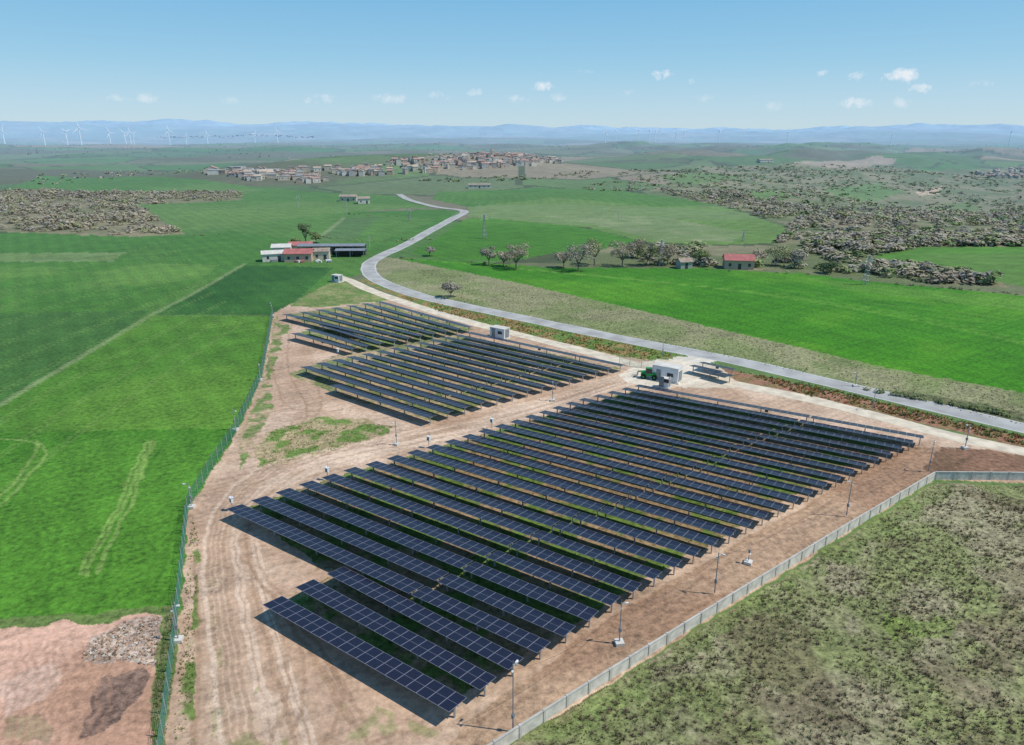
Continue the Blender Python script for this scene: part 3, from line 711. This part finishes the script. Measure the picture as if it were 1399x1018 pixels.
# ------------------------------------------------------------------ grass tufts
def tufts(name,areas,mats,probs,hmin,hmax,bl=6,wd=.05,sp=.5,thr=.56):
    Vs=[];MI=[]
    for pts,n in areas:
        P=poly(pts); q=scatter(P,n)
        q=q[(fbm(q[:,0]/3.5,q[:,1]/3.5,3)+rng.random(len(q))*.35)>thr]
        n=len(q); hh=rng.uniform(hmin,hmax,n)
        km=rng.choice(len(mats),n,p=probs)
        for b_ in range(bl):
            a=rng.random(n)*6.283; l=rng.uniform(.3,1,n)*hh*sp; ba=a+1.57; w_=wd*rng.uniform(.6,1.5,n)
            o=rng.normal(0,.08,(n,2))*hh[:,None]*2
            base=q+o
            v0=np.c_[base[:,0]-np.cos(ba)*w_,base[:,1]-np.sin(ba)*w_,np.zeros(n)-.02]
            v1=np.c_[base[:,0]+np.cos(ba)*w_,base[:,1]+np.sin(ba)*w_,np.zeros(n)-.02]
            v2=np.c_[base[:,0]+np.cos(a)*l,base[:,1]+np.sin(a)*l,hh*rng.uniform(.6,1,n)]
            Vs.append(np.stack([v0,v1,v2],1).reshape(-1,3)); MI.append(km)
    V=np.concatenate(Vs); return numpy_mesh(name,V,np.arange(len(V)).reshape(-1,3),[M[k] for k in mats],np.concatenate(MI),3)
tufts('meadow_grass',[([(660,1060),(695,1024),(1277,662),(1399,666),(1500,680),(1500,1060)],16000)],['drygrass','olivegrass','greengrass','brownweed'],[.38,.34,.12,.16],.08,.26,5,.03)
tufts('meadow_weeds',[([(700,1040),(1277,668),(1399,672),(1500,690),(1500,1060)],2800)],['brownweed','olivegrass'],[.78,.22],.22,.48,14,.03,.9)
tufts('row_grass',[(BA,6000),([(350,640),(372,588),(430,572),(545,583),(470,612)],800),([(236,1018),(248,868),(262,700),(272,740),(262,1018)],500),([(205,1018),(214,905),(228,840),(242,850),(228,1018)],700)],['greengrass','olivegrass','drygrass'],[.5,.35,.15],.1,.28,5,.035)
tufts('roadside_flowering_weeds',[([(540,402),(720,443),(900,480),(930,486),(880,492),(800,476),(700,450),(600,426)],1200),([(1010,508),(1100,524),(1399,596),(1399,609),(1200,562),(1100,540)],1600)],['orange','greengrass','olivegrass','brownweed'],[.24,.32,.24,.20],.2,.5,8,.06,.8)
tufts('pasture_grass',[([(560,362),(700,388),(900,432),(1200,503),(1399,540),(1399,582),(1250,547),(1100,511),(900,468),(720,431),(620,411)],4500)],['drygrass','olivegrass','brownweed'],[.4,.4,.2],.12,.35,5,.05)
mb=MB(); P=poly([(112,902),(118,880),(165,852),(218,842),(214,912),(170,902)])
for x,y in scatter(P,600):
    s=random.uniform(.03,.13); ax=np.random.normal(size=3); ax/=np.linalg.norm(ax); ay=np.cross(ax,(0,0,1.)); ay/=np.linalg.norm(ay); az=np.cross(ax,ay)
    mb.obox((x,y,s*.2),ax*s,ay*s*.7,az*s*.5,random.choice(['soil','soil','concrete2','brownweed']))
mb.done('rubble_heap')
# ------------------------------------------------------------------ pylons, poles
def pylon(p,h):
    mb=MB(); w=h*.09; n=6
    for i in range(n):
        z0,z1=h*i/n,h*(i+1)/n; w0,w1=w*(1-.85*i/n),w*(1-.85*(i+1)/n)
        C0=[(a*w0,b_*w0,z0) for a,b_ in((-1,-1),(1,-1),(1,1),(-1,1))]; C1=[(a*w1,b_*w1,z1) for a,b_ in((-1,-1),(1,-1),(1,1),(-1,1))]
        for j in range(4):
            k=(j+1)%4; mb.beam(C0[j],C1[j],.06,'steel'); mb.beam(C0[j],C1[k],.035,'steel'); mb.beam(C0[k],C1[j],.035,'steel'); mb.beam(C1[j],C1[k],.035,'steel')
    for z,l in((h*.8,.16),(h*.9,.13),(h*.99,.08)):
        for s in(-1,1): mb.beam((0,0,z+.3),(s*h*l,0,z),.05,'steel'); mb.beam((0,0,z-.5),(s*h*l,0,z),.04,'steel'); mb.beam((s*h*l,0,z),(s*h*l,0,z-.8),.05,'white')
    mb.done('lattice_pylon',(p[0],p[1],hz(*p)),random.uniform(0,1))
for u,v,hp in [(662,326,32),(902,363,34),(1182,389,36),(560,302,16),(1015,330,14),(408,283,14)]:
    p=site(u,v); pylon(p,hp*math.hypot(*p)/F)
for u,v,hp in [(474,292,14),(655,290,12),(505,338,14),(845,300,12),(1090,316,12)]:
    p=site(u,v); h=hp*math.hypot(*p)/F; mb=MB(); mb.beam((0,0,-.2),(0,0,h),.18,'concrete2',.1,6); mb.beam((-.9,0,h-.4),(.9,0,h-.4),.07,'grey'); mb.done('utility_pole',(p[0],p[1],hz(*p)),random.random())
# ------------------------------------------------------------------ wind turbines
def turbine(u,D,hub):
    az=math.atan((u-699.5)/(F*CP+320*SP)); x,y=D*math.sin(az),D*math.cos(az)
    mb=MB(); mb.beam((0,0,-6),(0,0,hub),2.3,'blade',1.5,10); mb.box((0,1.5,hub+1.2),(3.6,9,3.6),'blade'); mb.beam((0,-3,hub+1.2),(0,-5.5,hub+1.2),1.6,'blade',.5,8)
    a0=random.random()*2.1; bl=hub*.46
    for i in range(3):
        a=a0+i*2.094; e_=np.array((math.sin(a),0,math.cos(a))); c=np.array((0,-4.6,hub+1.2)); s_=np.array((math.cos(a),0,-math.sin(a)))
        mb.beam(c,c+e_*bl*.18,.9,'blade',1.1,6)
        p0=c+e_*bl*.15; p1=c+e_*bl
        V0=[p0-s_*1.0,p0+s_*1.6]; V1=[p1-s_*.2,p1+s_*.4]
        for yy in(-.35,.35):
            o=np.array((0,yy,0)); f=[V0[0]+o,V0[1]+o*.3,V1[1]+o*.2,V1[0]+o*.3]; mb.face(f if yy<0 else f[::-1],'blade')
    mb.done('wind_turbine',(x,y,hz(x,y)),random.uniform(.5,1.1))
for u,D,h in [(5,4300,72),(60,4400,72),(91,4700,70),(110,3800,82),(150,4400,70),(171,4600,72),(178,4800,72),(182,5200,70),(231,4200,72),(254,5600,68),(283,4400,62),(348,5200,60),(379,4500,66),(827,4500,72),(841,5200,72),(872,4500,70),(887,4700,70),(895,4900,74),(901,5200,70),(923,4500,70),(934,5000,70),(982,4700,66),(1076,4600,70),(1218,4800,70),(1380,5000,70)]:
    turbine(u,D,h)
# ------------------------------------------------------------------ light
sun_to=np.array((0.985,-0.17)); sun_to/=np.linalg.norm(sun_to); EL=math.radians(55)
vec=np.array((sun_to[0]*math.cos(EL),sun_to[1]*math.cos(EL),math.sin(EL)))
sl=bpy.data.lights.new('sun','SUN'); sl.energy=3.9; sl.angle=math.radians(.5); sl.color=(1,.955,.88)
so=bpy.data.objects.new('sun',sl); sc.collection.objects.link(so)
so.rotation_euler=Vector(vec.tolist()).to_track_quat('Z','Y').to_euler()
w=bpy.data.worlds.new('World'); sc.world=w; w.use_nodes=True; nt=w.node_tree; N=nt.nodes; L=nt.links
STR=.1
bg=N['Background']; sky=N.new('ShaderNodeTexSky'); sky.sky_type='NISHITA'; sky.sun_disc=False; sky.sun_elevation=EL; sky.sun_rotation=math.atan2(vec[0],vec[1])
sky.altitude=300; sky.air_density=1.0; sky.dust_density=.3; sky.ozone_density=1.5
tc=N.new('ShaderNodeTexCoord'); sp=N.new('ShaderNodeSeparateXYZ'); L.new(tc.outputs['Generated'],sp.inputs[0])
rp=N.new('ShaderNodeValToRGB'); cr=rp.color_ramp
stops=[(0.0,(196,220,232)),(.035,(182,216,236)),(.09,(152,204,234)),(.19,(114,182,228)),(.35,(88,158,216)),(1.0,(64,116,180))]
for i,(p_,c_) in enumerate(stops):
    el=cr.elements[i] if i<2 else cr.elements.new(p_)
    el.position=p_; 
for i,(p_,c_) in enumerate(stops):
    cr.elements[i].position=p_; cr.elements[i].color=(*lin(c_),1)
L.new(sp.outputs[2],rp.inputs[0])
sc_=N.new('ShaderNodeVectorMath'); sc_.operation='SCALE'; L.new(rp.outputs[0],sc_.inputs[0]); sc_.inputs['Scale'].default_value=1/STR
sm=N.new('ShaderNodeMix'); sm.data_type='RGBA'; sm.inputs[0].default_value=.85; L.new(sky.outputs[0],sm.inputs[6]); L.new(sc_.outputs[0],sm.inputs[7])
L.new(sm.outputs[2],bg.inputs[0]); bg.inputs[1].default_value=STR
nzc=N.new('ShaderNodeTexNoise'); nzc.inputs['Scale'].default_value=60; nzc.inputs['Detail'].default_value=6; nzc.inputs['Roughness'].default_value=.7
L.new(tc.outputs['Generated'],nzc.inputs['Vector'])
def mw(op,a,b_=None): return ma(op,a,b_)
az_=mw('ARCTAN2',sp.outputs[0],sp.outputs[1]); el_=mw('ARCSINE',sp.outputs[2])
dist_=mw('SUBTRACT',nzc.outputs['Fac'],.5)
acc=None
for u,v,wx,hy,st_ in [(1234,104,22,8,1),(1258,121,13,6,.9),(902,102,18,6,.9),(943,112,14,6,.9),(740,118,15,6,.9),(1170,141,19,6,.7),(1172,104,11,5,.7),(1120,101,8,5,.8),(440,136,18,7,.65),(167,134,13,5,.5),(206,134,14,6,.5),(530,134,20,7,.5),(600,132,14,6,.45),(700,136,17,6,.6),(762,134,11,6,.6),(648,126,9,5,.5),(855,126,10,5,.4),(1340,113,10,5,.5),(310,137,12,5,.35),(1060,146,12,6,.35),(1230,141,13,6,.45),(960,134,12,5,.3),(800,98,10,3,.25)]:
    dX=u-699.5; dY=F*CP-(v-509)*SP; dZ=-F*SP-(v-509)*CP
    a=math.atan2(dX,dY); e_=math.atan2(dZ,math.hypot(dX,dY))
    qa=mw('MULTIPLY',mw('SUBTRACT',az_,a),F/wx); qe=mw('MULTIPLY',mw('SUBTRACT',el_,e_),F/hy)
    d2=mw('ADD',mw('MULTIPLY',qa,qa),mw('MULTIPLY',qe,qe))
    m_=mw('MULTIPLY',mw('MAXIMUM',mw('ADD',mw('SUBTRACT',.85,d2),mw('MULTIPLY',dist_,7.0)),0),st_*.6)
    m_=mw('MULTIPLY',m_,mw('LESS_THAN',d2,3.5)); m_=mw('MINIMUM',m_,st_*.9)
    acc=m_ if acc is None else mw('MAXIMUM',acc,m_)
mx=N.new('ShaderNodeMix'); mx.data_type='RGBA'; L.new(acc,mx.inputs[0]); L.new(sm.outputs[2],mx.inputs[6]); mx.inputs[7].default_value=(.84/STR,.88/STR,.93/STR,1)
bg2=N.new('ShaderNodeBackground'); L.new(mx.outputs[2],bg2.inputs[0]); bg2.inputs[1].default_value=STR
band=mw('MULTIPLY',mw('GREATER_THAN',sp.outputs[2],.015),mw('LESS_THAN',sp.outputs[2],.12)); band=mw('MULTIPLY',band,mw('GREATER_THAN',sp.outputs[1],.5))
ms=N.new('ShaderNodeMixShader'); L.new(band,ms.inputs[0]); L.new(bg.outputs[0],ms.inputs[1]); L.new(bg2.outputs[0],ms.inputs[2])
L.new(ms.outputs[0],N['World Output'].inputs[0])
# ------------------------------------------------------------------ camera
cd=bpy.data.cameras.new('camera'); cd.sensor_width=36; cd.lens=36*F/1399; cd.clip_end=60000; cd.clip_start=.5
co=bpy.data.objects.new('camera',cd); sc.collection.objects.link(co); co.location=(0,0,H); co.rotation_euler=(math.pi/2-PITCH,0,0); sc.camera=co
sc.view_settings.view_transform='Standard'; sc.view_settings.look='None'; sc.view_settings.exposure=0
